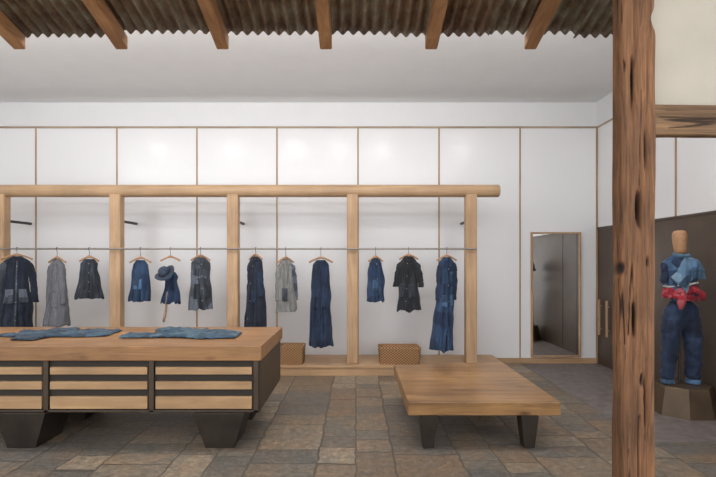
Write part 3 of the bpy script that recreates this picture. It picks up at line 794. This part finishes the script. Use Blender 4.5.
jn = [((0, 0, Z(298)), (.15, .11)), ((0, 0, hipz), (.185, .125)), ((-.11, 0, hipz-.10), (.118, .118)), ((-.135, -.02, Z(345)), (.088, .09)), ((-.15, 0, Z(372)), (.070, .08)), ((-.15, 0, .03), (.066, .08)),
      ((.11, 0, hipz-.10), (.122, .118)), ((.125, -.03, Z(345)), (.098, .09)), ((.14, 0, Z(372)), (.084, .085)), ((.145, 0, .03), (.080, .085))]
skin('jeans', jn, [(0, 1), (1, 2), (2, 3), (3, 4), (4, 5), (1, 6), (6, 7), (7, 8), (8, 9)], M['jeans'], mq, 2, 1, .045)
for lx2, rr_ in ((-.148, .072), (.143, .082)):
    cyl('turn_up', (lx2, 0, .006), (lx2, 0, .055), rr_, M['denim'], 24, mq, False, r2=rr_-.003, bev=.01)
cyl('stand_pole', (0, .02, 0.0), (0, .02, hipz), .014, M['blacksteel'], 12, mq, False)
tg = G(Z(255)-Z(300), .195, .15, .12, nw=.055, slope=.09, seed=21, dt=.12, waist=.86, fold=.016)
te = bpy.data.objects.new('jacket', None); te.parent = mq; te.location = (.0, 0, Z(254)); C.objects.link(te)
body_mesh(tg, 'torso_cloth', M['patch'], te)
sleeve(tg, -1, .24, M['jeans'], te, .02, .066, .056)
sleeve(tg, 1, .20, M['shawl'], te, .05, .072, .066)
patch_mesh(tg, 'shawl', M['shawl'], te, [(.05, .02), (.97, .12), (-.25, .84), (-.97, .50)], .022, 10, 26)
patch_mesh(tg, 'shawl_fold', M['denim'], te, [(.62, .10), (.90, .12), (-.35, .74), (-.70, .64)], .034, 6, 26)
patch_mesh(tg, 'lapel', M['jeans'], te, [(-.80, .14), (-.1, .04), (.1, .45), (-.25, .5)], .014, 8, 12)
def sash(zc, h, rx, ry, mat, seed, tilt=0.0):
    N = 60; R = 8; verts = []; faces = []
    for r in range(R+1):
        t = r/R
        for k in range(N):
            th = 2*pi*k/N; c, s_ = math.cos(th), math.sin(th)
            bul = math.sin(pi*t)*.010+.010*noise.noise(Vector((c*3, s_*3+seed, t*5)))
            verts.append(((rx+bul)*c, (ry+bul)*s_, zc+(t-.5)*h+tilt*c+.012*noise.noise(Vector((c*2+seed, s_*2, 1)))))
    for r in range(R):
        for k in range(N):
            a, b_ = r*N+k, r*N+(k+1) % N; faces.append((a, b_, b_+N, a+N))
    o = mesh_obj('sash', verts, faces, mat, (0, 0, 0), mq, True, False)
    md = o.modifiers.new('s', 'SOLIDIFY'); md.thickness = .008
sash(Z(290), .085, .170, .142, M['red'], 1, .018)
sash(Z(284), .025, .168, .138, M['cream'], 2, .025)
sash(Z(297), .07, .180, .146, M['red'], 6, -.022)
tube('sash_knot', [(.03, -.15, Z(288)), (.06, -.17, Z(290)), (.09, -.16, Z(293))], [.02, .030, .02], M['red'], 14, mq)
tube('sash_tail', [(-.06, -.15, Z(292)), (-.09, -.165, Z(297)), (-.10, -.16, Z(302)), (-.10, -.15, Z(308))], [.02, .032, .036, .018], M['red'], 14, mq, fx=1.3)
tube('sash_tail', [(.10, -.14, Z(290)), (.15, -.14, Z(294)), (.175, -.12, Z(299))], [.02, .030, .022], M['red'], 14, mq, fx=1.2)
cyl('neck', (0, 0, Z(258)), (0, 0, Z(250)), .055, M['wicker'], 24, mq, False, r2=.05)
tube('wooden_head', [(0, 0, Z(254)), (-.004, 0, Z(250)), (-.008, 0, Z(243)), (-.010, 0, Z(237)), (-.010, 0, Z(233)), (-.01, 0, Z(231)), (-.01, 0, Z(230.4))], [.058, .062, .070, .075, .072, .055, .025], M['hanger'], 28, mq)
tube('neck_scarf', [(.07*math.cos(a), .065*math.sin(a)-.01, Z(255)+.012*math.sin(a)) for a in [2*pi*i/24 for i in range(25)]], .022, M['shawl'], 12, mq)

# ------------------------------------------------------------ light + camera
w = bpy.data.worlds.new('w'); bpy.context.scene.world = w; w.use_nodes = True
bg = w.node_tree.nodes['Background']; bg.inputs[0].default_value = (0.97, 0.98, 1.0, 1); bg.inputs[1].default_value = 2.15
cam = bpy.data.cameras.new('cam'); cam.lens = 24; cam.sensor_width = 36
cam.shift_x = (358-VX)/716.0; cam.shift_y = (VY-238.5)/716.0
co = bpy.data.objects.new('camera', cam); co.location = (0, 0, H); co.rotation_euler = (pi/2, 0, 0)
C.objects.link(co); bpy.context.scene.camera = co
bpy.context.scene.view_settings.view_transform = 'Standard'
bpy.context.scene.view_settings.look = 'None'
